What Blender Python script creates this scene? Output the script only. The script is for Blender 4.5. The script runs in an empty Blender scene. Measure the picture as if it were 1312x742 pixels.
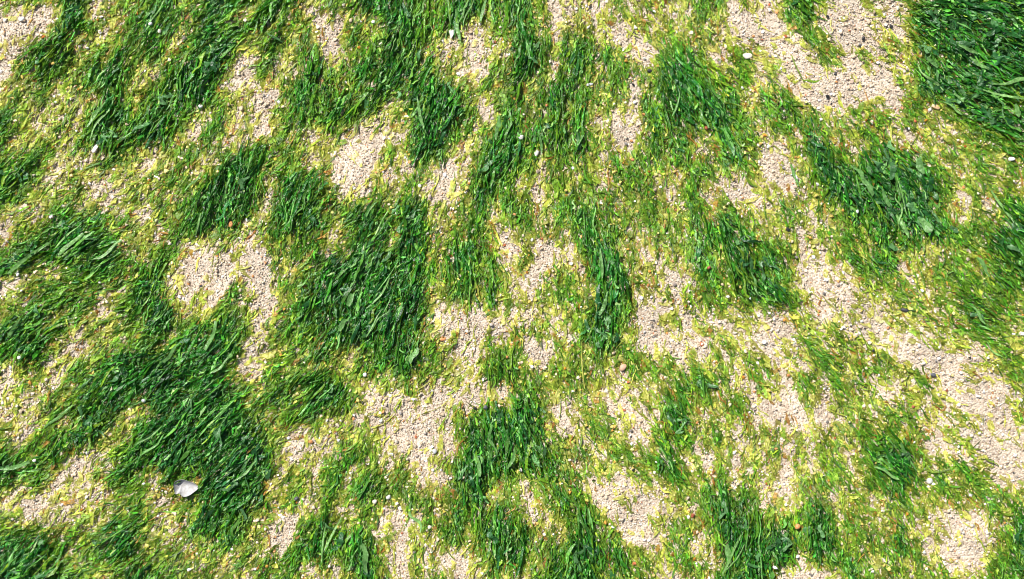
import bpy, math, random
import numpy as np

# ------------------------------------------------------------------ camera, sky, sun, exposure
sc = bpy.context.scene
COL = sc.collection
K = 0.00073                       # metres of beach per unit of the layout grid
HALF_U, HALF_V = 656.0, 371.0
CAM_H = 1.5
cam = bpy.data.cameras.new('camera')
cam_o = bpy.data.objects.new('camera', cam)
COL.objects.link(cam_o)
cam_o.location = (0, 0, CAM_H)
cam_o.rotation_euler = (0, 0, 0)
cam.sensor_width = 36.0
cam.lens = 36.0 * CAM_H / (1312 * K)
cam.clip_start = 0.02
cam.clip_end = 500
sc.camera = cam_o

SUN_ELEV = math.radians(52)
SUN_AZ = math.radians(128)        # direction to the sun on the ground, from +X towards +Y
world = bpy.data.worlds.new('World')
sc.world = world
world.use_nodes = True
wn = world.node_tree
sky = wn.nodes.new('ShaderNodeTexSky')
sky.sky_type = 'NISHITA'
sky.sun_disc = False
sky.sun_elevation = SUN_ELEV
sky.sun_rotation = math.pi / 2 - SUN_AZ
wn.links.new(sky.outputs[0], wn.nodes['Background'].inputs['Color'])
wn.nodes['Background'].inputs['Strength'].default_value = 0.052
sun = bpy.data.lights.new('sun', 'SUN')
sun.energy = 4.7
sun.angle = math.radians(0.5)
sun.color = (1.0, 0.965, 0.92)
sun_o = bpy.data.objects.new('sun', sun)
COL.objects.link(sun_o)
sun_o.location = (-0.8, 1.0, 1.6)
sun_o.rotation_euler = (0, math.pi / 2 - SUN_ELEV, SUN_AZ)
sc.view_settings.view_transform = 'Standard'
sc.view_settings.look = 'None'
sc.view_settings.exposure = 0.70
sc.view_settings.gamma = 1.0
sc.cycles.filter_width = 1.0
sc.view_settings.use_curve_mapping = False

rng = np.random.default_rng(7)
random.seed(7)

# ------------------------------------------------------------------ what grows where (survey of the beach, 0 = bare sand, 5 = thick weed)
ROWS = """22332552233444335544444323325555432555345421121131422143313114432003213355555555
00003541234543235433443311242255443542235431121214213242200004440002101455555555
00124533234543245543442420141254441521225430232101323243200001341001110455555555
01344332344542355532441330042454431211215532444201033334212110142000133335555555
01444433444432455512431430134444431201215541444421034441132110024123121245555555
02444334443134555410431454345445432212215431442433135543242130004002122345555555
12443334543134555310322444235455443222325244522343245543342132001100013455555555
23332323542244554211113544234555455532234344533342135554442134110010111355555543
34233224542345543212014544444422455531243234433322445555553244310021211442455543
43223234553454314221024433543222555541143324442312444555543344431133313422355555
53223334544554214312024413321311555532354444442101343424542233444323320123124455
42212234544542124311233202210102555312353444543200344422554323452333431132124444
32433322442123431254534322100034454213555324443112444412454111354212355423313344
35521213331122421455324112000131432114554313241244334433443111255435453542314333
54321332112323324555335342000221420115443213241234312143213001235545555543213322
54322331112233345555245554211323310125432113242223311242102120224555555544233342
43223321123132445555145544332434421135343213443423431331301123234455555542113144
21324343212032445554145443345435432234244214343423432442441234313245555542213144
12215544332133455542245554235545423244224323254322433354553323312344555554323335
13345555433214323321243442145535533344101212155432233234554332213342444554444455
24555555432324212131133432355525523454110211145533132244454443112332443221324555
55543335543154211211032445555345534553312300125543113244355453111344441132421435
44321344442551102120031435555455532443422103215542331144455444120113431133422445
21233343332551111031043555555555532444432013314553320134445452210212323223433444
21344342234451131242114355555555522453432132424542212233335555211212233323344332
23443432134552221342224455455555411121422121235442210213223122310231212333344343
34444222144354222441144445555555420010111220245541122112112112221221122232444423
54453213333343454542234444455355421001212221145532212123112111222323111232244322
45542123233444345532224344425355442211323112134542001212221002232433310123223442
34531122455544555541233344322554533212444202233334231121123111244433421011101233
34321343555555455421244332213425332311453213333223433232213423224323433201123223
23311234555555555531244454221313232211442332432212123444311332332423231442122133
12123335545455555442344355421002111120224432331112124434211221442331101331121012
21232344554245555544343355431001111111325531132112234423242011222322123213211213
11123245422455555554324332232110001244545541123212225522132111112224224322331113
21024454423555555555423231122110112255555532023421324434212313211334334412332011
32235555334555555555431111233210010155455543233231244434312231212324454221321110
44454320344455555555531101344211011155454544241242154221322241203314455431331211
54423212444455555555532223432213112354554545312234355411313222212213455423434110
54431312443224335545423314434234200255433434433223224434322121233322445423334201
31222311142233335544423323235434221445231234430012113424524120232133234324323331
11123221224312325555433213323223422454132124442013102324544131344123224422412433
11020211344312245443311034213211332534343023453210113224544242455233323321211324
22132312554321355542311344224211133524454122454421233334554443355333333222100324
45442444554221424453311454444220224542545412454440113324555555355323245212100235
55543234554333213322223554445321211323455424555542333223455555255423335412110234
55544423344433223133343423255411221013444325454554322422555553134353222432100244
55553423245433323232434212125331343101422235554243420241455530001254332334212444""".split()
SURVEY = np.array([[int(c) for c in r] for r in ROWS], float)
U0, V0, U1, V1, ST = -140, -86, 1452, 828, 2
GU = np.arange(U0, U1, ST, dtype=float)
GV = np.arange(V0, V1, ST, dtype=float)
NU, NV = len(GU), len(GV)

def interp_axis(c, n):
    c = np.clip(c, 0, n - 1)
    i = np.clip(np.floor(c), 0, n - 2).astype(int)
    return i, c - i

def bilin(g, y, x):
    yi, fy = interp_axis(y, g.shape[0])
    xi, fx = interp_axis(x, g.shape[1])
    return (g[yi, xi] * (1 - fx) + g[yi, xi + 1] * fx) * (1 - fy) + (g[yi + 1, xi] * (1 - fx) + g[yi + 1, xi + 1] * fx) * fy

def blur(a, s):
    fy = np.fft.fftfreq(a.shape[0])[:, None]
    fx = np.fft.rfftfreq(a.shape[1])[None]
    p = int(3 * s) + 1
    b = np.pad(a, p, mode='edge')
    fy = np.fft.fftfreq(b.shape[0])[:, None]
    fx = np.fft.rfftfreq(b.shape[1])[None]
    r = np.fft.irfft2(np.fft.rfft2(b) * np.exp(-2 * (math.pi * s) ** 2 * (fx * fx + fy * fy)), s=b.shape)
    return r[p:-p, p:-p]

def noise(s):
    n = blur(rng.standard_normal((NV, NU)), s)
    return n / n.std()

def sstep(a, b, x):
    t = np.clip((x - a) / (b - a), 0, 1)
    return t * t * (3 - 2 * t)

# which way the ebbing water combed the weed (degrees, clockwise from the right)
FLOW = [(60,60,125),(200,80,121),(150,180,125),(40,320,148),(110,310,140),(60,420,142),(200,500,140),(290,590,132),
        (30,720,140),(150,700,140),(230,310,120),(300,230,116),(250,60,113),(400,80,110),(470,130,122),(560,160,104),
        (430,380,120),(490,350,118),(500,300,114),(530,450,106),(400,500,125),(600,350,95),(700,60,95),(640,200,93),
        (740,120,88),(770,330,80),(770,420,80),(900,130,72),(920,170,65),(950,330,70),(860,420,60),(980,380,52),
        (1060,60,62),(1130,240,60),(1160,270,65),(1040,220,65),(1230,60,28),(1250,130,33),(1200,20,25),(1290,300,55),
        (1200,400,42),(1150,470,45),(1060,430,45),(1250,460,40),(640,560,85),(640,640,82),(700,700,90),(560,500,108),
        (480,650,105),(400,720,110),(470,720,95),(860,560,65),(830,600,60),(950,620,95),(940,690,100),(1040,680,80),
        (1140,580,48),(1100,640,52),(1200,640,55),(1250,690,60),(350,650,125),(780,500,75),(1130,60,40)]
FL = np.array(FLOW, float)
cu, cv = np.meshgrid(GU[::8], GV[::8])
w = 1.0 / (((cu[..., None] - FL[:, 0]) ** 2 + (cv[..., None] - FL[:, 1]) ** 2) + 900.0) ** 1.5
fa = np.radians(FL[:, 2])
fx_c = (w * np.cos(fa)).sum(-1) / w.sum(-1)
fy_c = (w * np.sin(fa)).sum(-1) / w.sum(-1)
gy, gx = np.meshgrid(np.arange(NV) / 8.0, np.arange(NU) / 8.0, indexing='ij')
FX = bilin(fx_c, gy, gx)
FY = bilin(fy_c, gy, gx)
wob = 0.16 * noise(14)
c_, s_ = np.cos(wob), np.sin(wob)
FX, FY = FX * c_ - FY * s_, FX * s_ + FY * c_
nn = np.hypot(FX, FY)
FX /= nn
FY /= nn

def combed(half, blur_s, base=None):
    """a field smeared along the flow (by default noise: the strands of the weed)"""
    field = base is not None
    if not field: base = blur(rng.standard_normal((NV, NU)), blur_s)
    acc = base.copy()
    Y, X = np.meshgrid(np.arange(NV, dtype=float), np.arange(NU, dtype=float), indexing='ij')
    for sgn in (1, -1):
        y, x = Y.copy(), X.copy()
        for k in range(half):
            yi = np.clip(np.round(y), 0, NV - 1).astype(int)
            xi = np.clip(np.round(x), 0, NU - 1).astype(int)
            y = y + sgn * FY[yi, xi]
            x = x + sgn * FX[yi, xi]
            yi = np.clip(np.round(y), 0, NV - 1).astype(int)
            xi = np.clip(np.round(x), 0, NU - 1).astype(int)
            acc += base[yi, xi]
    if field: return acc / (2 * half + 1)
    acc -= acc.mean()
    return acc / acc.std()

STREAK = combed(22, 1.0)
STREAK_F = combed(11, 0.55)
wu, wv = noise(5) * 3.0, noise(5) * 3.0
PU, PV = np.meshgrid(GU, GV)
LEV0 = bilin(SURVEY, (PV + wv) / 742 * 48 - 0.5, (PU + wu) / 1312 * 80 - 0.5)
# second look at the survey: patches that lie barer (or thicker) than first noted: u, v, half sizes, change of level
for (a_, b_, ru_, rv_, d_) in [(282,345,62,42,-1.6),(335,365,16,38,-0.9),(590,405,48,26,-1.1),(1085,385,60,30,-1.0),(1165,440,70,34,-1.1),(1250,510,60,40,-1.0),
        (1290,590,40,50,-0.8),(860,430,60,45,-0.7),(990,520,75,50,-0.7),(365,440,30,60,-0.6),(385,330,25,45,-0.5),(530,540,55,55,-0.6),(800,650,40,45,-0.6),
        (1225,690,45,40,-0.8),(1080,110,50,45,-0.7),(460,200,40,42,-0.5),(235,520,70,65,0.7),(290,600,45,40,0.6),(470,370,45,50,0.5)]:
    LEV0 = LEV0 + d_ * (0.62 if d_ < 0 else 1.0) * np.exp(-(((PU - a_) / ru_) ** 2 + ((PV - b_) / rv_) ** 2) ** 1.5)
LEV0 = blur(LEV0, 1.2)
LEV0 = 0.6 * LEV0 + 0.4 * combed(5, 0, LEV0)
LEV = np.clip(LEV0 + (0.6 + 0.4 * sstep(0.7, 2.4, LEV0)) * (1 - 0.45 * sstep(4.1, 4.9, LEV0)) * (0.44 * STREAK + 0.36 * STREAK_F + 0.36 * noise(2.6) + 0.28 * noise(1.3)), -0.6, 5.6)
THICK = blur(sstep(2.6, 4.6, LEV0), 5)               # how deep the weed lies
# relief of the sand itself
REL = 0.0022 * noise(22) + 0.0011 * noise(8) + 0.0005 * STREAK + 0.0004 * noise(3)

def at(field, u, v):
    return bilin(field, (v - V0) / ST, (u - U0) / ST)

def to_x(u): return (u - HALF_U) * K
def to_y(v): return (HALF_V - v) * K
def ground(u, v): return at(REL, np.asarray(u, float), np.asarray(v, float))

# ------------------------------------------------------------------ materials
def new_mat(name):
    m = bpy.data.materials.new(name)
    m.use_nodes = True
    nt = m.node_tree
    nt.nodes.clear()
    return m, nt, nt.nodes.new('ShaderNodeOutputMaterial')

def weed_material(name, rough, trans, spec, bump, clear=0.0):
    m, nt, out = new_mat(name)
    N, L = nt.nodes, nt.links
    at_ = N.new('ShaderNodeAttribute'); at_.attribute_name = 'tint'
    oi = N.new('ShaderNodeObjectInfo')
    mul = N.new('ShaderNodeMix'); mul.data_type = 'RGBA'; mul.blend_type = 'MULTIPLY'
    mul.inputs[0].default_value = 1.0
    L.new(at_.outputs['Color'], mul.inputs[6]); L.new(oi.outputs['Color'], mul.inputs[7])
    geo = N.new('ShaderNodeNewGeometry')
    nz = N.new('ShaderNodeTexNoise'); nz.inputs['Scale'].default_value = 420; nz.inputs['Detail'].default_value = 3
    L.new(geo.outputs['Position'], nz.inputs['Vector'])
    mr = N.new('ShaderNodeMapRange'); mr.inputs[1].default_value = 0.3; mr.inputs[2].default_value = 0.7
    mr.inputs[3].default_value = 0.7; mr.inputs[4].default_value = 1.3
    L.new(nz.outputs['Fac'], mr.inputs[0])
    mul2 = N.new('ShaderNodeMix'); mul2.data_type = 'RGBA'; mul2.blend_type = 'MULTIPLY'; mul2.inputs[0].default_value = 1.0
    L.new(mul.outputs[2], mul2.inputs[6]); L.new(mr.outputs[0], mul2.inputs[7])
    bp = N.new('ShaderNodeBump'); bp.inputs['Strength'].default_value = bump; bp.inputs['Distance'].default_value = 0.0013
    L.new(nz.outputs['Fac'], bp.inputs['Height'])
    pr = N.new('ShaderNodeBsdfPrincipled')
    pr.inputs['Roughness'].default_value = rough
    pr.inputs['Specular IOR Level'].default_value = spec
    L.new(mul2.outputs[2], pr.inputs['Base Color']); L.new(bp.outputs[0], pr.inputs['Normal'])
    tr = N.new('ShaderNodeBsdfTranslucent')
    tm = N.new('ShaderNodeMix'); tm.data_type = 'RGBA'; tm.blend_type = 'MULTIPLY'; tm.inputs[0].default_value = 1.0
    L.new(mul2.outputs[2], tm.inputs[6]); tm.inputs[7].default_value = (1.5, 1.35, 0.6, 1)
    L.new(tm.outputs[2], tr.inputs['Color']); L.new(bp.outputs[0], tr.inputs['Normal'])
    mx = N.new('ShaderNodeMixShader'); mx.inputs[0].default_value = trans
    L.new(pr.outputs[0], mx.inputs[1]); L.new(tr.outputs[0], mx.inputs[2])
    if clear:                                        # a film so thin that the grains beneath show through
        n2 = N.new('ShaderNodeTexNoise'); n2.inputs['Scale'].default_value = 300; n2.inputs['Detail'].default_value = 4
        L.new(geo.outputs['Position'], n2.inputs['Vector'])
        m2 = N.new('ShaderNodeMapRange'); m2.inputs[1].default_value = 0.38; m2.inputs[2].default_value = 0.66
        m2.inputs[3].default_value = clear - 0.3; m2.inputs[4].default_value = clear + 0.4
        L.new(n2.outputs['Fac'], m2.inputs[0])
        tp = N.new('ShaderNodeBsdfTransparent')
        tp.inputs[0].default_value = (0.93, 0.94, 0.62, 1)
        m3 = N.new('ShaderNodeMixShader')
        L.new(m2.outputs[0], m3.inputs[0]); L.new(mx.outputs[0], m3.inputs[1]); L.new(tp.outputs[0], m3.inputs[2])
        mx = m3
    L.new(mx.outputs[0], out.inputs[0])
    return m

M_WEED = weed_material('wet_green_weed', 0.27, 0.32, 0.40, 0.8)
M_FILM = weed_material('yellow_green_threads', 0.42, 0.30, 0.4, 0.6)
M_SHEET = weed_material('translucent_film', 0.34, 0.30, 0.4, 0.9, 0.34)

def grain_material():
    m, nt, out = new_mat('mineral_grain')
    N, L = nt.nodes, nt.links
    a = N.new('ShaderNodeAttribute'); a.attribute_name = 'tint'
    pr = N.new('ShaderNodeBsdfPrincipled')
    pr.inputs['Roughness'].default_value = 0.3
    pr.inputs['Specular IOR Level'].default_value = 0.45
    L.new(a.outputs['Color'], pr.inputs['Base Color'])
    L.new(pr.outputs[0], out.inputs[0])
    return m
M_GRAIN = grain_material()

def sand_material():
    m, nt, out = new_mat('damp_sand')
    N, L = nt.nodes, nt.links
    geo = N.new('ShaderNodeNewGeometry')
    vo = N.new('ShaderNodeTexVoronoi'); vo.inputs['Scale'].default_value = 620
    L.new(geo.outputs['Position'], vo.inputs['Vector'])
    rp = N.new('ShaderNodeValToRGB')
    e = rp.color_ramp.elements
    e[0].position = 0.0; e[0].color = (0.26, 0.19, 0.13, 1)
    e[1].position = 1.0; e[1].color = (0.58, 0.50, 0.39, 1)
    for p, c in ((0.12, (0.37, 0.29, 0.21, 1)), (0.45, (0.49, 0.40, 0.30, 1)), (0.8, (0.58, 0.50, 0.40, 1))):
        q = e.new(p); q.color = c
    sp = N.new('ShaderNodeSeparateColor')
    L.new(vo.outputs['Color'], sp.inputs[0]); L.new(sp.outputs[0], rp.inputs[0])
    nz = N.new('ShaderNodeTexNoise'); nz.inputs['Scale'].default_value = 28; nz.inputs['Detail'].default_value = 5
    L.new(geo.outputs['Position'], nz.inputs['Vector'])
    mr = N.new('ShaderNodeMapRange'); mr.inputs[1].default_value = 0.3; mr.inputs[2].default_value = 0.7
    mr.inputs[3].default_value = 0.82; mr.inputs[4].default_value = 1.1
    L.new(nz.outputs['Fac'], mr.inputs[0])
    mu = N.new('ShaderNodeMix'); mu.data_type = 'RGBA'; mu.blend_type = 'MULTIPLY'; mu.inputs[0].default_value = 1
    L.new(rp.outputs[0], mu.inputs[6]); L.new(mr.outputs[0], mu.inputs[7])
    bp = N.new('ShaderNodeBump'); bp.inputs['Strength'].default_value = 0.8; bp.inputs['Distance'].default_value = 0.001
    bp.invert = True
    L.new(vo.outputs['Distance'], bp.inputs['Height'])
    pr = N.new('ShaderNodeBsdfPrincipled'); pr.inputs['Roughness'].default_value = 0.75
    L.new(mu.outputs[2], pr.inputs['Base Color']); L.new(bp.outputs[0], pr.inputs['Normal'])
    L.new(pr.outputs[0], out.inputs[0])
    return m
M_SAND = sand_material()

def stone_material(name, c1, c2, rough=0.5, scale=260, spec=0.4):
    m, nt, out = new_mat(name)
    N, L = nt.nodes, nt.links
    tc = N.new('ShaderNodeNewGeometry')
    nz = N.new('ShaderNodeTexNoise'); nz.inputs['Scale'].default_value = scale; nz.inputs['Detail'].default_value = 5
    nz.inputs['Roughness'].default_value = 0.65
    L.new(tc.outputs['Position'], nz.inputs['Vector'])
    rp = N.new('ShaderNodeValToRGB')
    rp.color_ramp.elements[0].position = 0.35; rp.color_ramp.elements[0].color = (*c1, 1)
    rp.color_ramp.elements[1].position = 0.65; rp.color_ramp.elements[1].color = (*c2, 1)
    L.new(nz.outputs['Fac'], rp.inputs[0])
    bp = N.new('ShaderNodeBump'); bp.inputs['Strength'].default_value = 0.35; bp.inputs['Distance'].default_value = 0.0006
    L.new(nz.outputs['Fac'], bp.inputs['Height'])
    pr = N.new('ShaderNodeBsdfPrincipled'); pr.inputs['Roughness'].default_value = rough
    pr.inputs['Specular IOR Level'].default_value = spec
    L.new(rp.outputs[0], pr.inputs['Base Color']); L.new(bp.outputs[0], pr.inputs['Normal'])
    L.new(pr.outputs[0], out.inputs[0])
    return m

# ------------------------------------------------------------------ mesh helpers
def mesh_from(name, V, F, mat, tint=None, smooth=True):
    V = np.ascontiguousarray(V, dtype=np.float32)
    F = np.ascontiguousarray(F, dtype=np.int32)
    me = bpy.data.meshes.new(name)
    n, k = F.shape
    me.vertices.add(len(V)); me.vertices.foreach_set('co', V.ravel())
    me.loops.add(n * k); me.loops.foreach_set('vertex_index', F.ravel())
    me.polygons.add(n)
    me.polygons.foreach_set('loop_start', np.arange(0, n * k, k, dtype=np.int32))
    me.polygons.foreach_set('use_smooth', np.full(n, smooth, dtype=bool))
    if tint is not None:
        a = me.attributes.new('tint', 'FLOAT_COLOR', 'POINT')
        c = np.ones((len(V), 4), np.float32); c[:, :3] = tint
        a.data.foreach_set('color', c.ravel())
    me.materials.append(mat)
    me.update(calc_edges=True)
    return me

def link(name, data, parent=None, loc=None):
    o = bpy.data.objects.new(name, data)
    COL.objects.link(o)
    if parent is not None: o.parent = parent
    if loc is not None: o.location = loc
    return o

def tag(o, label=None, cat=None, group=None, kind=None):
    if label: o['label'] = label
    if cat: o['category'] = cat
    if group: o['group'] = group
    if kind: o['kind'] = kind
    return o

def ribbons(n, segs, r, roll=0.55, wave=0.10, bend=0.16, ruffle=0.25):
    """n unit ribbons along +X (length 1, width 1, height in lengths); returns (n, segs+1, 3, 3) and along-position"""
    t = np.linspace(0, 1, segs + 1)[None, :]
    prof0 = r.uniform(0.30, 0.75, (n, 1)); pk = r.uniform(0.35, 0.8, (n, 1)); tip = r.uniform(0.1, 0.65, (n, 1))
    prof = np.where(t < pk, prof0 + (1 - prof0) * sstep(0, 1, t / pk), 1 - (1 - tip) * np.clip((t - pk) / (1 - pk), 0, 1) ** 2)
    prof = prof * (1 + ruffle * r.standard_normal((n, segs + 1)) * 0.5)
    b = r.normal(0, bend, (n, 1)); b2 = r.normal(0, bend * 0.35, (n, 1)); ph = r.uniform(0, 6.3, (n, 1)); fq = r.uniform(1.0, 2.4, (n, 1))
    cy = b * (t - 0.0) ** 2 + b2 * np.sin(6.283 * t * fq * 0.6 + ph)
    cz = wave * (np.sin(6.283 * fq * t + ph) * r.uniform(0.3, 1, (n, 1)) + 0.5 * r.standard_normal((n, segs + 1)) * 0.6)
    ro = r.normal(0, roll, (n, 1)) + r.normal(0, roll * 0.8, (n, 1)) * (t - 0.5) + r.normal(0, roll * 0.35, (n, segs + 1))
    fold = r.normal(0, 0.20, (n, 1))
    P = np.zeros((n, segs + 1, 3, 3))
    for j, s in enumerate((-0.5, 0, 0.5)):
        P[:, :, j, 0] = t + (0.02 * r.standard_normal((n, segs + 1)))
        P[:, :, j, 1] = s * prof * np.cos(ro)         # in widths
        P[:, :, j, 2] = s * prof * np.sin(ro) + (abs(s) * 2 * fold * prof if s else 0)   # in widths
    return P, cy, cz, t

def ribbon_faces(n, segs):
    idx = np.arange(n * (segs + 1) * 3).reshape(n, segs + 1, 3)
    q = []
    for j in (0, 1):
        q.append(np.stack([idx[:, :-1, j], idx[:, 1:, j], idx[:, 1:, j + 1], idx[:, :-1, j + 1]], -1).reshape(-1, 4))
    return np.concatenate(q)

def lay_ribbons(u, v, z, ang, Lm, Wm, pitch, tint, segs, r, **kw):
    """ribbons lying on the beach; ang is the compass of the layout grid; returns world verts, faces, colours"""
    n = len(u)
    P, cy, cz, t = ribbons(n, segs, r, **kw)
    X = (P[..., 0] - 0.5) * Lm[:, None, None]
    Y = P[..., 1] * Wm[:, None, None] + (cy * Lm[:, None])[..., None]
    Z = P[..., 2] * Wm[:, None, None] + (cz * Lm[:, None])[..., None] + X * np.tan(pitch)[:, None, None]
    ca, sa = np.cos(ang)[:, None, None], -np.sin(ang)[:, None, None]
    WX = to_x(u)[:, None, None] + X * ca - Y * sa
    WY = to_y(v)[:, None, None] + X * sa + Y * ca
    uu = WX / K + HALF_U; vv = HALF_V - WY / K
    g = ground(uu, vv)
    WZ = np.maximum(g + z[:, None, None] + Z, g + 0.0002 + 0.0003 * r.random(Z.shape))
    V = np.stack([WX, WY, WZ], -1).reshape(-1, 3)
    shade = 1 + 0.12 * r.standard_normal((n, segs + 1, 1, 1))
    C = (tint[:, None, None, :] * shade * np.ones((1, 1, 3, 1))).reshape(-1, 3)
    return V, ribbon_faces(n, segs), np.clip(C, 0, 0.9)

# the surveyed strip frays out into bare sand beyond its ends
_du = np.maximum(np.maximum(-PU, PU - 1312), 0) / 140.0
_dv = np.maximum(np.maximum(-PV, PV - 742), 0) / 86.0
FRAY = 1 - sstep(0.35, 0.95, np.maximum(_du, _dv) + 0.16 * noise(10) + 0.05 * STREAK)
FRAY[np.maximum(_du, _dv) <= 0.12] = 1

def scatter(n, prob):
    prob = prob * FRAY
    u = rng.uniform(U0 + 6, U1 - 6, n); v = rng.uniform(V0 + 6, V1 - 6, n)
    keep = rng.random(n) < at(prob, u, v)
    return u[keep], v[keep]

def flow_angle(u, v):
    return np.arctan2(at(FY, u, v), at(FX, u, v))

def mixc(a, b, t):
    return np.asarray(a)[None] * (1 - t[:, None]) + np.asarray(b)[None] * t[:, None]

# ------------------------------------------------------------------ the setting: one sheet of sand out to the horizon
def build_sand():
    near_u = np.arange(U0 + 4, U1 - 4, 6.0); near_v = np.arange(V0 + 4, V1 - 4, 6.0)
    far = np.array([12, 40, 120, 400, 1500, 6000, 30000, 120000.0])
    us = np.concatenate([near_u[0] - far[::-1], near_u, near_u[-1] + far])
    vs = np.concatenate([near_v[0] - far[::-1], near_v, near_v[-1] + far])
    uu, vv = np.meshgrid(us, vs)
    inside = (uu >= near_u[0]) & (uu <= near_u[-1]) & (vv >= near_v[0]) & (vv <= near_v[-1])
    z = np.where(inside, ground(uu, vv), 0.0) - 0.0004
    V = np.stack([to_x(uu), to_y(vv), z], -1).reshape(-1, 3)
    h, w_ = uu.shape
    i = np.arange(h * w_).reshape(h, w_)
    F = np.stack([i[1:, :-1], i[1:, 1:], i[:-1, 1:], i[:-1, :-1]], -1).reshape(-1, 4)
    o = link('sand', mesh_from('sand', V, F, M_SAND))
    tag(o, 'coarse pale beige sand lying bare between the seaweed', kind='structure')
build_sand()

# ------------------------------------------------------------------ loose grains
OCT_V = np.array([[1,0,0],[-1,0,0],[0,1,0],[0,-1,0],[0,0,1],[0,0,-1]], float)
OCT_F = np.array([[0,2,4],[2,1,4],[1,3,4],[3,0,4],[2,0,5],[1,2,5],[3,1,5],[0,3,5]])
_p = (1 + 5 ** .5) / 2
ICO_V = np.array([[-1,_p,0],[1,_p,0],[-1,-_p,0],[1,-_p,0],[0,-1,_p],[0,1,_p],[0,-1,-_p],[0,1,-_p],[_p,0,-1],[_p,0,1],[-_p,0,-1],[-_p,0,1]]) / math.sqrt(1 + _p * _p)
ICO_F = np.array([[0,11,5],[0,5,1],[0,1,7],[0,7,10],[0,10,11],[1,5,9],[5,11,4],[11,10,2],[10,7,6],[7,1,8],
                  [3,9,4],[3,4,2],[3,2,6],[3,6,8],[3,8,9],[4,9,5],[2,4,11],[6,2,10],[8,6,7],[9,8,1]])

def rand_rot(n):
    q = rng.standard_normal((n, 4)); q /= np.linalg.norm(q, axis=1, keepdims=True)
    a, b, c, d = q.T
    return np.stack([np.stack([1-2*(c*c+d*d), 2*(b*c-a*d), 2*(b*d+a*c)], -1),
                     np.stack([2*(b*c+a*d), 1-2*(b*b+d*d), 2*(c*d-a*b)], -1),
                     np.stack([2*(b*d-a*c), 2*(c*d+a*b), 1-2*(b*b+c*c)], -1)], 1)

GRAIN_COLS = np.array([(0.63,0.52,0.375),(0.57,0.45,0.30),(0.72,0.63,0.49),(0.80,0.77,0.73),(0.50,0.38,0.26),(0.64,0.48,0.36),
                       (0.42,0.35,0.30),(0.55,0.25,0.09),(0.45,0.14,0.06),(0.22,0.20,0.18),(0.03,0.03,0.035),(0.62,0.52,0.22)])
GRAIN_P = np.array([0.27,0.18,0.15,0.13,0.10,0.11,0.08,0.030,0.010,0.030,0.010,0.020])

def build_grains(name, label, n, rmin, rmax, BV, BF, lift, prob):
    u, v = scatter(n, prob)
    n = len(u)
    rad = rmin + (rmax - rmin) * rng.random(n) ** 2.2
    lev = at(LEV, u, v)
    z = ground(u, v) + rad * rng.uniform(0.05, 0.75, n) + lift * rng.random(n) ** 1.5 * sstep(0.8, 2.5, lev)
    B = BV[None] * (1 + 0.22 * rng.standard_normal((n, len(BV), 1))) * (rad[:, None] * rng.uniform(0.75, 1.25, (n, 3)))[:, None, :]
    R = rand_rot(n)
    W = np.einsum('nij,nkj->nki', R, B)
    W[..., 0] += to_x(u)[:, None]; W[..., 1] += to_y(v)[:, None]; W[..., 2] += z[:, None]
    F = (BF[None] + (np.arange(n) * len(BV))[:, None, None]).reshape(-1, 3)
    ci = rng.choice(len(GRAIN_COLS), n, p=GRAIN_P / GRAIN_P.sum())
    c = GRAIN_COLS[ci] * (1 + 0.17 * rng.standard_normal((n, 1)))
    # grains among the weed wear a yellow-green film
    st = (rng.random(n) < 0.62 * sstep(0.9, 2.6, lev))
    c[st] = c[st] * np.array([0.86, 0.84, 0.30])
    og = rng.random(n) < 0.035 * sstep(1.4, 3.0, lev)
    c[og] = np.array([0.60, 0.30, 0.06])
    c = np.clip(c, 0.01, 0.88)
    o = link(name, mesh_from(name, W.reshape(-1, 3), F, M_GRAIN, np.repeat(c, len(BV), 0), smooth=False))
    tag(o, label, 'sand', kind='stuff')
    return n

bare = 1 - 0.93 * sstep(2.0, 3.8, LEV)
n1 = build_grains('sand_grains', 'fine pale beige and pinkish sand grains lying between the weed', 170000, 0.00045, 0.00095, OCT_V, OCT_F, 0.0012, np.clip(bare * 0.95, 0, 1))
n2 = build_grains('coarse_grains', 'coarse white, tan and orange grit scattered over sand and weed', 38000, 0.0007, 0.0018, ICO_V, ICO_F, 0.0022, np.clip(bare * 0.75 + 0.03, 0, 1))

# ------------------------------------------------------------------ thin yellow-green weed over the sand
def build_film(name, label, n, prob, Lr, Wr, zmax, segs, palette, mat, roll=0.5, jit=0.2):
    u, v = scatter(n, prob)
    n = len(u)
    lev = at(LEV, u, v)
    th = flow_angle(u, v) + rng.normal(0, jit, n)
    Lm = rng.uniform(*Lr, n) * (0.75 + 0.5 * rng.random(n)); Wm = rng.uniform(*Wr, n)
    z = 0.0003 + zmax * rng.random(n) * (0.4 + 0.6 * sstep(1, 3.2, lev))
    t = np.clip(sstep(0.8, 3.6, lev + 0.7 * rng.standard_normal(n)), 0, 1)
    c = mixc(palette[0], palette[1], np.clip(t * 2, 0, 1))
    hi = t > 0.5
    c[hi] = mixc(palette[1], palette[2], np.clip(t * 2 - 1, 0, 1))[hi]
    c *= np.exp(0.36 * rng.standard_normal((n, 1)) + 0.12 * at(STREAK_F, u, v)[:, None])
    br = rng.random(n) < 0.035                        # brown, rotting scraps
    c[br] = mixc((0.30, 0.13, 0.03), (0.46, 0.27, 0.05), rng.random(int(br.sum())))
    V, F, C = lay_ribbons(u, v, z, th, Lm, Wm, rng.normal(0, 0.10, n), np.clip(c, 0.004, 0.7), segs, rng, roll=roll, wave=0.07, bend=0.25, ruffle=0.4)
    o = link(name, mesh_from(name, V, F, mat, C))
    tag(o, label, 'algae', kind='stuff')
    return n

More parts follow.
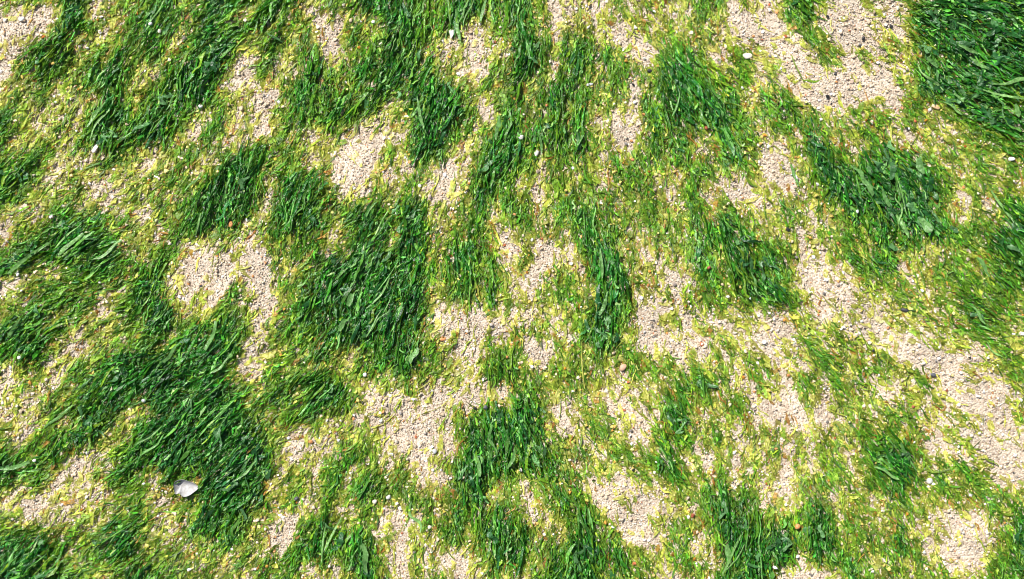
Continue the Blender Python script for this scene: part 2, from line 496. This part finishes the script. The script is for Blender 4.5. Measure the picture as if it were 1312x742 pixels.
PAL_Y = [(0.52, 0.52, 0.13), (0.37, 0.44, 0.055), (0.15, 0.29, 0.03)]
PAL_O = [(0.40, 0.43, 0.07), (0.19, 0.29, 0.022), (0.06, 0.17, 0.012)]
pf = sstep(0.78, 2.5, LEV) * (1 - 0.5 * sstep(3.8, 4.9, LEV))
pf = np.clip(pf + 0.16 * sstep(-0.2, 1.4, STREAK_F) * (1 - pf), 0, 1)          # stray threads on the bare sand
n3 = build_film('algae_film', 'thin yellow-green algae film clinging to the sand', 60000, np.clip(pf * 0.95, 0, 1), (0.004, 0.013), (0.0022, 0.0060), 0.0016, 3, PAL_Y, M_SHEET, 0.45, 0.4)
n4 = build_film('algae_threads', 'short olive and lime algae threads combed over the sand', 60000, np.clip(pf * 0.85, 0, 1), (0.004, 0.019), (0.0006, 0.0021), 0.0026, 4, PAL_O, M_FILM, 0.6, 0.32)

# ------------------------------------------------------------------ clumps of green seaweed
CLUMPS = [  # u, v, reach, label
 (1248,70,105,'largest dark seaweed clump, with sideways fronds, filling the upper right corner'),
 (1135,245,75,'dark glossy seaweed clump of broad crumpled fronds below the bare sand at upper right'),
 (1288,315,52,'seaweed clump at the right edge beneath the white oval pebble'),
 (898,130,62,'dense seaweed clump with a dark left edge beside the small black stone'),
 (560,152,44,'small bright green seaweed clump with combed fronds between two bare sand patches'),
 (480,90,58,'dark seaweed clump directly above the largest bare sand patch left of the top centre'),
 (668,60,50,'upper part of the long upright seaweed band right of the white chip'),
 (632,195,56,'lower part of the long upright seaweed band, right of a narrow sand patch'),
 (735,140,50,'loose mid-green seaweed clump between the long upright band and the dense clump'),
 (262,85,62,'long slanting dark seaweed streak in the upper left'),
 (152,140,62,'slanting seaweed clump with thin pale ribbons, left of the long dark streak'),
 (62,75,50,'mid-green seaweed clump beside the bare sand in the upper left corner'),
 (112,312,62,'seaweed clump near the left edge with long pale ribbons lying across it'),
 (292,238,52,'slanting dark seaweed clump just above the orange pebble'),
 (385,255,46,'seaweed clump left below the largest bare sand patch'),
 (470,345,78,'big dark seaweed clump of long combed fronds at left of centre'),
 (515,445,42,'pointed tail of combed seaweed hanging below the big clump left of centre'),
 (600,335,42,'mid-green seaweed clump right of the big combed clump'),
 (770,330,44,'upper half of the narrow upright seaweed column at centre'),
 (772,415,40,'lower half of the narrow upright seaweed column, above the pink pebble'),
 (955,335,58,'seaweed clump right of centre with small crowded fronds'),
 (245,480,85,'widest dark seaweed clump, in the lower left, with densely combed fronds'),
 (290,590,62,'dark seaweed clump right beside the white shell'),
 (120,555,62,'slanting seaweed arm reaching to the left edge above the white shell'),
 (45,420,52,'mid-green seaweed clump against the left edge beside a small white stone'),
 (195,372,34,'narrow dark seaweed tongue left of a square bare sand patch'),
 (20,235,38,'small dark seaweed clump cut by the left edge'),
 (35,705,58,'dark seaweed clump in the lower left corner'),
 (150,690,48,'loose seaweed clump below the white shell, near the bottom edge'),
 (640,560,62,'dark seaweed clump below centre with fronds hanging straight down'),
 (592,645,42,'narrow upright seaweed band beside the bare sand below centre'),
 (668,690,46,'seaweed clump at the bottom edge dotted with white chips'),
 (748,700,50,'seaweed clump at the bottom edge, right below a pale sand patch'),
 (870,515,44,'mid-green seaweed clump below right of the pink pebble'),
 (858,585,40,'small dark seaweed clump above the rusty red pebble'),
 (938,675,62,'dense seaweed clump with long pale ribbons at the bottom, right of centre'),
 (1045,680,36,'small seaweed clump beside the orange brown pebble'),
 (1142,575,50,'slanting seaweed clump with a pale ribbon beside the round white pebble'),
 (1232,405,54,'seaweed clump right of the black oblong pebble'),
 (410,500,46,'small mid-green seaweed clump below left of the big combed clump'),
 (425,700,50,'seaweed clump at the bottom edge with two thin pale ribbons'),
 (590,15,48,'seaweed fringe at the top edge with thin stalks over the white chip'),
 (365,50,56,'mid-green seaweed clump by the top edge, left of a small sand hole'),
 (1070,460,44,'loose olive seaweed clump left of the dark grey pebble'),
 (1020,25,40,'yellowish seaweed strip at the top edge between two bare sand slopes'),
 (648,468,28,'smallest seaweed tuft, in the sand above the clump below centre'),
 (1045,200,40,'seaweed clump below the point of the bare sand slope at upper right'),
]
CL = np.array([(c[0], c[1], c[2]) for c in CLUMPS], float)

def owner(u, v):
    d = np.sqrt((u[:, None] - CL[:, 0]) ** 2 + (v[:, None] - CL[:, 1]) ** 2) / CL[:, 2]
    i = d.argmin(1)
    return i, d[np.arange(len(u)), i]

GREENS = [((0.012,0.080,0.010),0.20), ((0.020,0.125,0.012),0.26), ((0.042,0.190,0.016),0.24), ((0.026,0.115,0.034),0.10),
          ((0.110,0.270,0.045),0.14), ((0.180,0.380,0.110),0.13), ((0.160,0.270,0.020),0.04)]
GC = np.array([g[0] for g in GREENS]); GP = np.array([g[1] for g in GREENS]); GP = GP / GP.sum()

def weed_tint(n, lev):
    c = GC[rng.choice(len(GC), n, p=GP)] * np.exp(0.25 * rng.standard_normal((n, 1)))
    t = 1 - sstep(3.3, 4.8, lev + 0.35 * rng.standard_normal(n))
    c = c * (1 - t[:, None]) + (mixc((0.050, 0.20, 0.012), (0.22, 0.34, 0.022), rng.random(n) ** 1.2)) * t[:, None]
    return np.clip(c * np.array([1.0, 1.1, 0.95]), 0.004, 0.6)

pw = sstep(2.55, 4.8, LEV)
u, v = scatter(122000, np.clip(pw * 0.97, 0, 1))
lev = at(LEV, u, v)
n5 = len(u)
shred = rng.random(n5) < 0.5                        # short torn shreds among the long strands
th = flow_angle(u, v) + np.where(shred, rng.normal(0, 0.42, n5), rng.normal(0, 0.15, n5))
thick = at(THICK, u, v)
Lm = (0.008 + 0.022 * rng.random(n5) ** 1.5) * (0.7 + 0.4 * thick)
Lm = np.where(shred, 0.0035 + 0.006 * rng.random(n5), Lm)
Wm = (0.0006 + 0.0022 * rng.random(n5) ** 2.0) * (0.85 + 0.3 * thick)
Wm = np.where(shred, 0.0008 + 0.0017 * rng.random(n5), Wm)
broad = (~shred) & (rng.random(n5) < (0.08 + 0.30 * np.exp(-((u - 1245) / 80) ** 2 - ((v - 65) / 80) ** 2) + 0.30 * np.exp(-((u - 1140) / 60) ** 2 - ((v - 250) / 60) ** 2)) * sstep(0.3, 0.9, thick))   # crumpled sheets
Lm = np.where(broad, 0.007 + 0.009 * rng.random(n5), Lm)
Wm = np.where(broad, 0.0028 + 0.0034 * rng.random(n5), Wm)
rank = np.where(shred, 0.35 + 0.65 * rng.random(n5), rng.random(n5))
z = 0.0008 + (0.0013 + 0.0060 * thick) * rank
tint = np.clip(weed_tint(n5, 0.5 * lev + 0.5 * at(LEV0, u, v)) * np.exp(0.22 * at(STREAK_F, u, v))[:, None], 0.004, 0.6)
own, od = owner(u, v)
pitch = np.where(shred, rng.normal(0.02, 0.22, n5), rng.normal(0.02, 0.07, n5))
nb = int(broad.sum())
tint[broad] = mixc((0.025, 0.12, 0.03), (0.13, 0.28, 0.10), rng.random(nb) ** 1.5) * np.exp(0.2 * rng.standard_normal((nb, 1)))
pitch[broad] *= 1.6
th = th + np.where(broad, rng.normal(0, 0.35, n5), 0)
tint[shred] = np.clip(tint[shred] * np.exp(0.42 * rng.standard_normal((int(shred.sum()), 1))) * 1.10, 0.004, 0.6)

roots = []
GROUP = 'green seaweed clumps combed over the sand'
for (cu_, cv_, rr, lab) in CLUMPS:
    e = bpy.data.objects.new('seaweed_clump', None)
    COL.objects.link(e)
    e.empty_display_size = 0.01
    e.location = (to_x(cu_), to_y(cv_), float(ground(cu_, cv_)))
    tag(e, lab, 'seaweed', GROUP)
    roots.append(e)

# which fronds lie on top of their clump: each becomes a part of its own
single = np.zeros(n5, bool)
inframe = (u > 0) & (u < 1312) & (v > 0) & (v < 742)
for i in range(len(CLUMPS)):
    m = np.where((own == i) & (od < 1.15) & inframe & (lev > 3.5))[0]
    k = int(np.clip(CL[i, 2] * 0.75, 18, 80))
    if len(m):
        score = 0.7 * z[m] + 0.3 * Lm[m] + 0.8 * Wm[m]
        single[m[np.argsort(-score)[:k]]] = True

# shared frond shapes for the single fronds
SHAPES = []
vr = np.random.default_rng(21)
NSH = 60
P, cy, cz, t_ = ribbons(NSH, 8, vr, roll=0.6, wave=0.06, bend=0.2, ruffle=0.45)
for i in range(NSH):
    # ribbon of length 1 and width 0.16, scaled per frond
    X = (P[i, :, :, 0] - 0.5); Y = P[i, :, :, 1] * 0.16 + cy[i][:, None]; Z = P[i, :, :, 2] * 0.16 + cz[i][:, None]
    V = np.stack([X, Y, Z], -1).reshape(-1, 3)
    sh = np.repeat(1 + 0.12 * vr.standard_normal(9), 3)
    SHAPES.append(mesh_from('frond', V, ribbon_faces(1, 8), M_WEED, np.repeat(sh[:, None], 3, 1)))

def add_frond(parent, u_, v_, z_, th_, L_, W_, tint_, shape=None, pitch_=0.0):
    o = bpy.data.objects.new('frond', SHAPES[rng.integers(NSH)] if shape is None else shape)
    COL.objects.link(o)
    o.parent = parent
    p = parent.location
    o.location = (to_x(u_) - p.x, to_y(v_) - p.y, float(ground(u_, v_)) + z_ - p.z)
    o.rotation_euler = (0, -pitch_, -th_)
    o.scale = (L_, W_ / 0.16, (L_ + W_ / 0.16) * 0.5)
    o.color = (float(tint_[0]), float(tint_[1]), float(tint_[2]), 1)
    return o

for i in np.where(single)[0]:
    add_frond(roots[own[i]], u[i], v[i], z[i] + 0.0006, th[i], Lm[i] * 1.12, Wm[i] * 1.1, tint[i], pitch_=pitch[i])

# the rest of each clump, and the loose fronds that belong to none
mass_tris = 0
for i in range(len(CLUMPS) + 1):
    m = np.where((~single) & ((own == i) & (od < 1.45) if i < len(CLUMPS) else (od >= 1.45)))[0]
    if not len(m): continue
    V, F, C = lay_ribbons(u[m], v[m], z[m], th[m], Lm[m], Wm[m], pitch[m], tint[m], 5, rng, roll=0.68, wave=0.075, bend=0.22, ruffle=0.5)
    mass_tris += len(F) * 2
    if i < len(CLUMPS):
        V = V - np.array(roots[i].location)[None]
        o = link('frond_mass', mesh_from('frond_mass', V, F, M_WEED, C), roots[i])
        tag(o, kind='stuff')
    else:
        o = link('loose_seaweed', mesh_from('loose_seaweed', V, F, M_WEED, C))
        tag(o, 'loose green seaweed shreds strewn between the clumps', 'seaweed', kind='stuff')

# long ribbons one can follow by eye: start, end, width (layout units), lightness
RIBBONS = [(107,287,74,317,3.6,1),(109,300,78,325,6.5,.8),(63,312,12,350,6,.8),(160,310,120,335,4.5,.8),(136,132,114,161,4,.9),(147,130,118,176,3,1),
 (213,4,200,28,2.2,.9),(546,2,535,27,3,.9),(574,2,577,31,2.6,.9),(600,0,592,31,2.8,1),(607,0,595,31,2.4,.8),(584,14,587,52,6,.6),(622,1,613,27,5,.7),
 (630,5,632,26,2.6,.7),(535,124,537,173,5,.7),(1259,117,1306,134,3.8,1),(1208,131,1232,146,3.2,.9),(1220,121,1233,131,4.5,.7),(1270,110,1314,101,6.5,.8),
 (1298,135,1305,150,10,.8),(1145,249,1158,285,2.6,1),(1146,226,1157,277,2.2,1),(1146,276,1164,303,7.5,.8),(1102,230,1118,248,9,.5),(1176,282,1188,298,14,.55),
 (1127,243,1134,266,7.5,.55),(1174,204,1182,222,12,.5),(480,329,474,343,2.2,1),(500,357,481,399,3,.9),(453,377,446,391,9,.55),(459,334,451,344,2.4,.9),
 (446,344,436,354,2.4,.9),(490,397,468,429,2.4,.9),(497,398,474,424,2.2,.8),(443,409,438,424,6.5,.7),(536,446,526,464,8.5,.6),(1120,598,1149,612,4.2,1),
 (1262,440,1281,457,2.4,.9),(524,645,540,680,5,.9),(437,663,417,705,3.2,1),(418,675,408,717,3.2,.9),(611,583,620,607,6.5,.6),(464,697,475,731,9,.6),
 (947,684,924,733,4.2,1),(929,696,936,718,9,.75),(951,697,931,731,3.2,1),(280,412,271,449,7,.55),(260,223,240,245,3.2,.8),(259,275,254,301,3,.9),
 (1269,245,1295,290,4,.9),(1089,214,1116,247,6.5,.6),(1240,75,1262,92,7,.7),(1225,60,1248,70,6,.6),(1186,75,1198,88,6,.55),(870,118,866,150,3,.7),
 (896,142,905,165,5,.6),(640,150,636,180,6,.5),(690,170,698,196,4,.6),(768,320,774,356,5,.6),(778,375,770,404,6,.6),(962,350,970,378,4,.7),
 (628,545,632,580,5,.6),(660,575,655,600,6,.6),(232,440,205,470,5,.6),(300,455,275,480,4,.7),(210,545,180,570,5,.6),(330,590,305,618,4,.7),
 (95,520,60,548,4,.7),(40,590,8,610,6,.6),(30,408,14,430,5,.6),(1012,212,1024,238,5,.55),(1250,330,1268,352,6,.6),(1240,392,1262,410,4,.8)]
for (a, b, c, d, wpx, li) in RIBBONS:
    mu_, mv_ = (a + c) / 2, (b + d) / 2
    oi, _ = owner(np.array([mu_]), np.array([mv_]))
    L_ = math.hypot(c - a, d - b) * K
    th_ = math.atan2(d - b, c - a)
    tn = np.array((0.05, 0.17, 0.045)) * (1 - li) + np.array((0.22, 0.42, 0.12)) * li
    V, F, C = lay_ribbons(np.array([mu_]), np.array([mv_]), np.array([0.0030 + 0.0065 * float(at(THICK, np.array([mu_]), np.array([mv_]))[0])]),
                          np.array([th_]), np.array([L_ * 1.05]), np.array([wpx * K * 0.85]), np.array([0.0]), tn[None], 12, vr,
                          roll=0.22, wave=0.015, bend=0.10, ruffle=0.12)
    r_ = roots[oi[0]]
    link('frond', mesh_from('frond', V - np.array(r_.location)[None], F, M_WEED, C), r_)

# ------------------------------------------------------------------ single strands lying apart from the clumps
STRANDS = [(745,438,747,499,1.6,(0.40,0.42,0.08),'thin straight yellow-green strand lying upright left of the pink pebble'),
           (1027,105,1012,72,2.0,(0.16,0.24,0.03),'short dark strand lying on the bare sand slope at upper right')]
for (a, b, c, d, wpx, tn, lab) in STRANDS:
    mu_, mv_ = (a + c) / 2, (b + d) / 2
    V, F, C = lay_ribbons(np.array([mu_]), np.array([mv_]), np.array([0.0035]), np.array([math.atan2(d - b, c - a)]),
                          np.array([math.hypot(c - a, d - b) * K]), np.array([wpx * K]), np.array([0.0]), np.array([tn]), 14, vr, roll=0.3, wave=0.008, bend=0.06, ruffle=0.1)
    loc = (float(to_x(mu_)), float(to_y(mv_)), float(ground(mu_, mv_)))
    o = link('seaweed_strand', mesh_from('seaweed_strand', V - np.array(loc)[None], F, M_FILM, C), None, loc)
    tag(o, lab, 'strand')

# ------------------------------------------------------------------ pebbles
WHITE = stone_material('white_stone', (0.58,0.55,0.48), (0.78,0.76,0.71), 0.4)
CREAM = stone_material('cream_stone', (0.55,0.48,0.36), (0.72,0.66,0.53), 0.5)
PINK = stone_material('pink_stone', (0.46,0.27,0.17), (0.58,0.38,0.26), 0.6)
TAN = stone_material('tan_stone', (0.50,0.32,0.15), (0.64,0.46,0.26), 0.55)
ORANGE = stone_material('orange_stone', (0.50,0.19,0.06), (0.62,0.30,0.12), 0.5)
RUST = stone_material('rust_stone', (0.20,0.05,0.025), (0.36,0.10,0.05), 0.55)
GREY = stone_material('grey_stone', (0.36,0.37,0.38), (0.52,0.52,0.51), 0.55)
DARK = stone_material('dark_grey_stone', (0.07,0.075,0.085), (0.13,0.135,0.14), 0.5)
BLACK = stone_material('black_stone', (0.016,0.016,0.018), (0.04,0.04,0.045), 0.45)

def ico_sub(levels):
    V, F = ICO_V.tolist(), ICO_F.tolist()
    for _ in range(levels):
        cache, NF = {}, []
        def mid(a, b):
            k = (min(a, b), max(a, b))
            if k not in cache:
                p = (np.array(V[a]) + np.array(V[b])); p /= np.linalg.norm(p)
                cache[k] = len(V); V.append(p.tolist())
            return cache[k]
        for a, b, c in F:
            x, y, z_ = mid(a, b), mid(b, c), mid(c, a)
            NF += [[a, x, z_], [b, y, x], [c, z_, y], [x, y, z_]]
        F = NF
    return np.array(V), np.array(F)
SPH_V, SPH_F = ico_sub(3)

def pebble_mesh(name, wx, wy, wz, mat, angular, seed):
    r = np.random.default_rng(seed)
    d = SPH_V.copy()
    rad = np.ones(len(d))
    for k in range(4):
        ax = r.standard_normal(3); ax /= np.linalg.norm(ax)
        rad += 0.10 * np.sin(d @ ax * r.uniform(1.5, 3.2) + r.uniform(0, 6.28))
    for k in range(int(angular * 9)):                # chipped faces
        ax = r.standard_normal(3); ax /= np.linalg.norm(ax)
        h = r.uniform(0.62, 0.92)
        dd = d @ ax
        rad = np.where(dd * rad > h, h / np.maximum(dd, 1e-3), rad)
    rad += 0.012 * np.sin(d[:, 0] * 17 + d[:, 1] * 13 + seed) * np.sin(d[:, 2] * 19)
    P_ = d * rad[:, None]
    P_ /= np.abs(P_).max(0)[None]
    return mesh_from(name, P_ * np.array([wx, wy, wz])[None] * 0.5, SPH_F, mat)

PEBBLES = [  # name, u, v, long, short (layout units), tilt of the long side, material, angular, height share, label
 ('pebble',799,470,13.5,10.5,62,PINK,0.1,0.5,'smooth flat pinkish brown pebble below the upright seaweed column'),
 ('pebble',1158,397,14,6.5,-6,BLACK,0.5,0.7,'black oblong pebble on the pale sand at right'),
 ('pebble',1196,480,9,6.5,0,DARK,0.3,0.7,'dark grey pebble below the black oblong pebble, at the edge of the sand'),
 ('pebble',957,72,14.5,11,25,CREAM,0.1,0.45,'smooth pale beige pebble near the top, left of the bare sand slope'),
 ('pebble',1199,137,13,6.5,-28,TAN,0.4,0.6,'tan oblong pebble at the lower left edge of the corner clump'),
 ('pebble',1191,616,9.5,9,0,WHITE,0.2,0.8,'round bright white pebble right of the slanting clump with a pale ribbon'),
 ('pebble',498,637,7.5,7,0,WHITE,0.2,0.8,'right one of two small white pebbles side by side below centre left'),
 ('pebble',480,643,7.5,7,0,CREAM,0.3,0.8,'left one of two small pale pebbles side by side below centre left'),
 ('stone_chip',579,43,14,8,85,WHITE,0.8,0.5,'upright white stone chip under the seaweed fringe at the top'),
 ('pebble',297,288,9.5,7,70,ORANGE,0.4,0.7,'orange pebble at the lower tip of the slanting dark clump'),
 ('stone_chip',687,197,12,7,75,WHITE,0.7,0.5,'white stone chip in the long upright band right of top centre'),
 ('stone_chip',1019,229,12,6.5,80,WHITE,0.8,0.6,'white double-pointed stone chip left of the dark glossy clump'),
 ('pebble',1295,204,10.5,6,5,WHITE,0.1,0.7,'white oval pebble near the right edge'),
 ('shell_sliver',123,190,15,5.5,58,WHITE,0.6,0.35,'slanting white shell sliver at upper left'),
 ('shell_sliver',67,278,9,4.5,60,WHITE,0.7,0.4,'small white shell sliver above the clump with long pale ribbons'),
 ('pebble',556,578,8.5,8,0,GREY,0.3,0.7,'light grey pebble in bare sand left of the clump below centre'),
 ('pebble',622,522,7,6.5,40,DARK,0.4,0.8,'dark grey pebble just above the clump below centre'),
 ('pebble',379,639,8.5,5.5,55,DARK,0.5,0.8,'dark grey pebble right of the clump beside the shell'),
 ('pebble',1019,673,9.5,8.5,30,ORANGE,0.5,0.8,'orange brown pebble between two clumps at the bottom right'),
 ('stone_chip',992,726,8.5,5,-20,WHITE,0.7,0.6,'bright white stone chip near the bottom edge, right of centre'),
 ('pebble',550,675,7.5,7,0,CREAM,0.2,0.8,'cream pebble beside the pale ribbon near the bottom'),
 ('pebble',28,458,5.5,6.5,80,WHITE,0.3,0.8,'small white stone on the clump against the left edge'),
 ('pebble',29,25,10.5,7,0,WHITE,0.3,0.7,'pale pebble in the bare sand of the upper left corner'),
 ('pebble',1141,34,5.5,5,0,BLACK,0.5,0.9,'black speck-like stone nearest the corner clump on the sand slope'),
 ('pebble',1105,50,6,4.5,60,BLACK,0.5,0.9,'black stone in the middle of the bare sand slope, upper of a close pair'),
 ('pebble',1101,58,5.5,4.5,10,DARK,0.5,0.9,'dark grey stone in the bare sand slope, lower of a close pair'),
 ('pebble',1059,22,5,4.5,0,BLACK,0.5,0.9,'black speck-like stone farthest left on the bare sand slope'),
 ('pebble',832,91,7.5,6,20,BLACK,0.5,0.9,'black stone at the left edge of the dense clump near the top'),
 ('shell_sliver',755,108,11,5,12,GREY,0.5,0.5,'pale grey shell sliver left of the dense clump near the top'),
 ('pebble',668,177,8,6.5,30,WHITE,0.3,0.8,'white pebble at the right edge of the long upright band'),
 ('pebble',667,602,5.5,5,0,WHITE,0.3,0.8,'small white pebble at the lower right of the clump below centre'),
 ('stone_chip',1096,272,4.5,6,0,WHITE,0.8,0.8,'tiny white chip at the lower left rim of the dark glossy clump'),
 ('stone_chip',195,32,5.5,5.5,0,WHITE,0.6,0.8,'tiny white chip on the seaweed left of the long slanting streak'),
 ('stone_chip',206,41,5,7,0,CREAM,0.6,0.8,'tiny cream chip just right of the white one in the upper left'),
 ('pebble',258,137,6.5,6,0,WHITE,0.4,0.8,'small white pebble right of the foot of the long slanting streak'),
 ('pebble',186,513,7,5.5,0,GREY,0.3,0.8,'small pale grey pebble in the widest dark clump'),
 ('pebble',46,589,6,5.5,0,WHITE,0.3,0.8,'small white pebble on the slanting arm at the left edge'),
 ('pebble',467,480,7,6.5,0,WHITE,0.5,0.8,'small white pebble left of the pointed seaweed tail'),
 ('stone_chip',980,438,8,7,20,WHITE,0.7,0.7,'bright white stone chip in the speckled sand right of the pink pebble'),
 ('pebble',907,343,6.5,6,0,RUST,0.4,0.8,'dark reddish pebble in the clump right of centre'),
 ('pebble',905,164,5.5,7,0,RUST,0.4,0.8,'reddish pebble at the lower part of the dense clump near the top'),
 ('pebble',1170,521,5.5,5,0,RUST,0.4,0.8,'small reddish pebble in the sand above the slanting clump at right'),
 ('pebble',887,660,6,6.5,0,RUST,0.4,0.8,'rusty red pebble left of the dense bottom clump'),
 ('pebble',567,434,9.5,6.5,20,ORANGE,0.4,0.6,'pale orange pebble in the bare sand right of the pointed tail'),
]
GR = {'pebble': 'pebbles strewn on the beach', 'stone_chip': 'stone chips strewn on the beach', 'shell_sliver': 'shell slivers strewn on the beach'}
for q, (nm, pu, pv, lo, sh_, deg, mat, ang, hs, lab) in enumerate(PEBBLES):
    wz = sh_ * K * hs
    lv = float(at(THICK, np.array([pu * 1.0]), np.array([pv * 1.0]))[0])
    me = pebble_mesh(nm, lo * K * 0.90, sh_ * K * 0.90, wz, mat, ang, 100 + q)
    o = link(nm, me, None, (to_x(pu), to_y(pv), float(ground(pu, pv)) + 0.0010 + wz * 0.22 + 0.006 * lv))
    o.rotation_euler = (random.uniform(-.15, .15), random.uniform(-.15, .15), math.radians(deg))
    tag(o, lab, {'pebble': 'pebble', 'stone_chip': 'stone chip', 'shell_sliver': 'shell'}[nm], GR[nm])

# ------------------------------------------------------------------ the broken white shell, hollow side up
def build_shell():
    cu_, cv_ = 240.0, 624.0
    out = [(-15,-6.5),(-10.5,-10.5),(-3.5,-11.6),(4,-9.2),(11.5,-6),(15.6,-2.6),(14.6,1),(9,5.6),(3.5,9.2),(-2,10.6),(-5.5,9),(-8.5,6),(-12.5,7),(-14.5,2.5)]
    n = len(out)
    m = 70
    R_ = []
    for k in range(m):
        f = k / m * n
        i = int(f); s = f - i
        p0, p1, p2, p3 = (np.array(out[(i + j) % n]) for j in (-1, 0, 1, 2))
        R_.append(0.5 * ((2 * p1) + (-p0 + p2) * s + (2 * p0 - 5 * p1 + 4 * p2 - p3) * s * s + (-p0 + 3 * p1 - 3 * p2 + p3) * s ** 3))
    R_ = np.array(R_)
    deep = np.array([-6.0, -4.5])
    rings = [0.0, 0.15, 0.3, 0.45, 0.6, 0.75, 0.88, 1.0]
    def zf(r): return 0.0046 * r ** 1.8
    V, F = [], []
    for side, dz, gr in ((0, 0.0, 1.0), (1, -0.0009, 1.0)):
        for r in rings:
            for k in range(m):
                p = deep + (R_[k] - deep) * r
                rib = 0.00012 * math.sin(k / m * 2 * math.pi * 23) * r
                V.append((p[0] * K, -p[1] * K, zf(r) + dz + rib + 0.0002 * math.sin(r * 40)))
    nr = len(rings)
    for side in (0, 1):
        off = side * nr * m
        for a in range(nr - 1):
            for k in range(m):
                k2 = (k + 1) % m
                q = [off + a * m + k, off + (a + 1) * m + k, off + (a + 1) * m + k2, off + a * m + k2]
                F.append(q[::-1] if side == 0 else q)
    for k in range(m):
        k2 = (k + 1) % m
        F.append([(nr - 1) * m + k, nr * m + (nr - 1) * m + k, nr * m + (nr - 1) * m + k2, (nr - 1) * m + k2])
    mat = stone_material('shell_white', (0.29, 0.28, 0.265), (0.45, 0.44, 0.44), 0.65, 240, 0.35)
    o = link('seashell', mesh_from('seashell', np.array(V), np.array(F), mat), None,
             (to_x(cu_), to_y(cv_), float(ground(cu_, cv_)) + 0.0034))
    o.rotation_euler = (math.radians(6), math.radians(4), 0)
    tag(o, 'broken white seashell lying hollow side up in the lower left', 'shell')
build_shell()
print('COUNTS fine', n1, 'coarse', n2, 'film', n3, 'threads', n4, 'fronds', n5, 'single', int(single.sum()), 'tris', n1 * 8 + n2 * 20 + n3 * 16 + n4 * 20 + mass_tris)
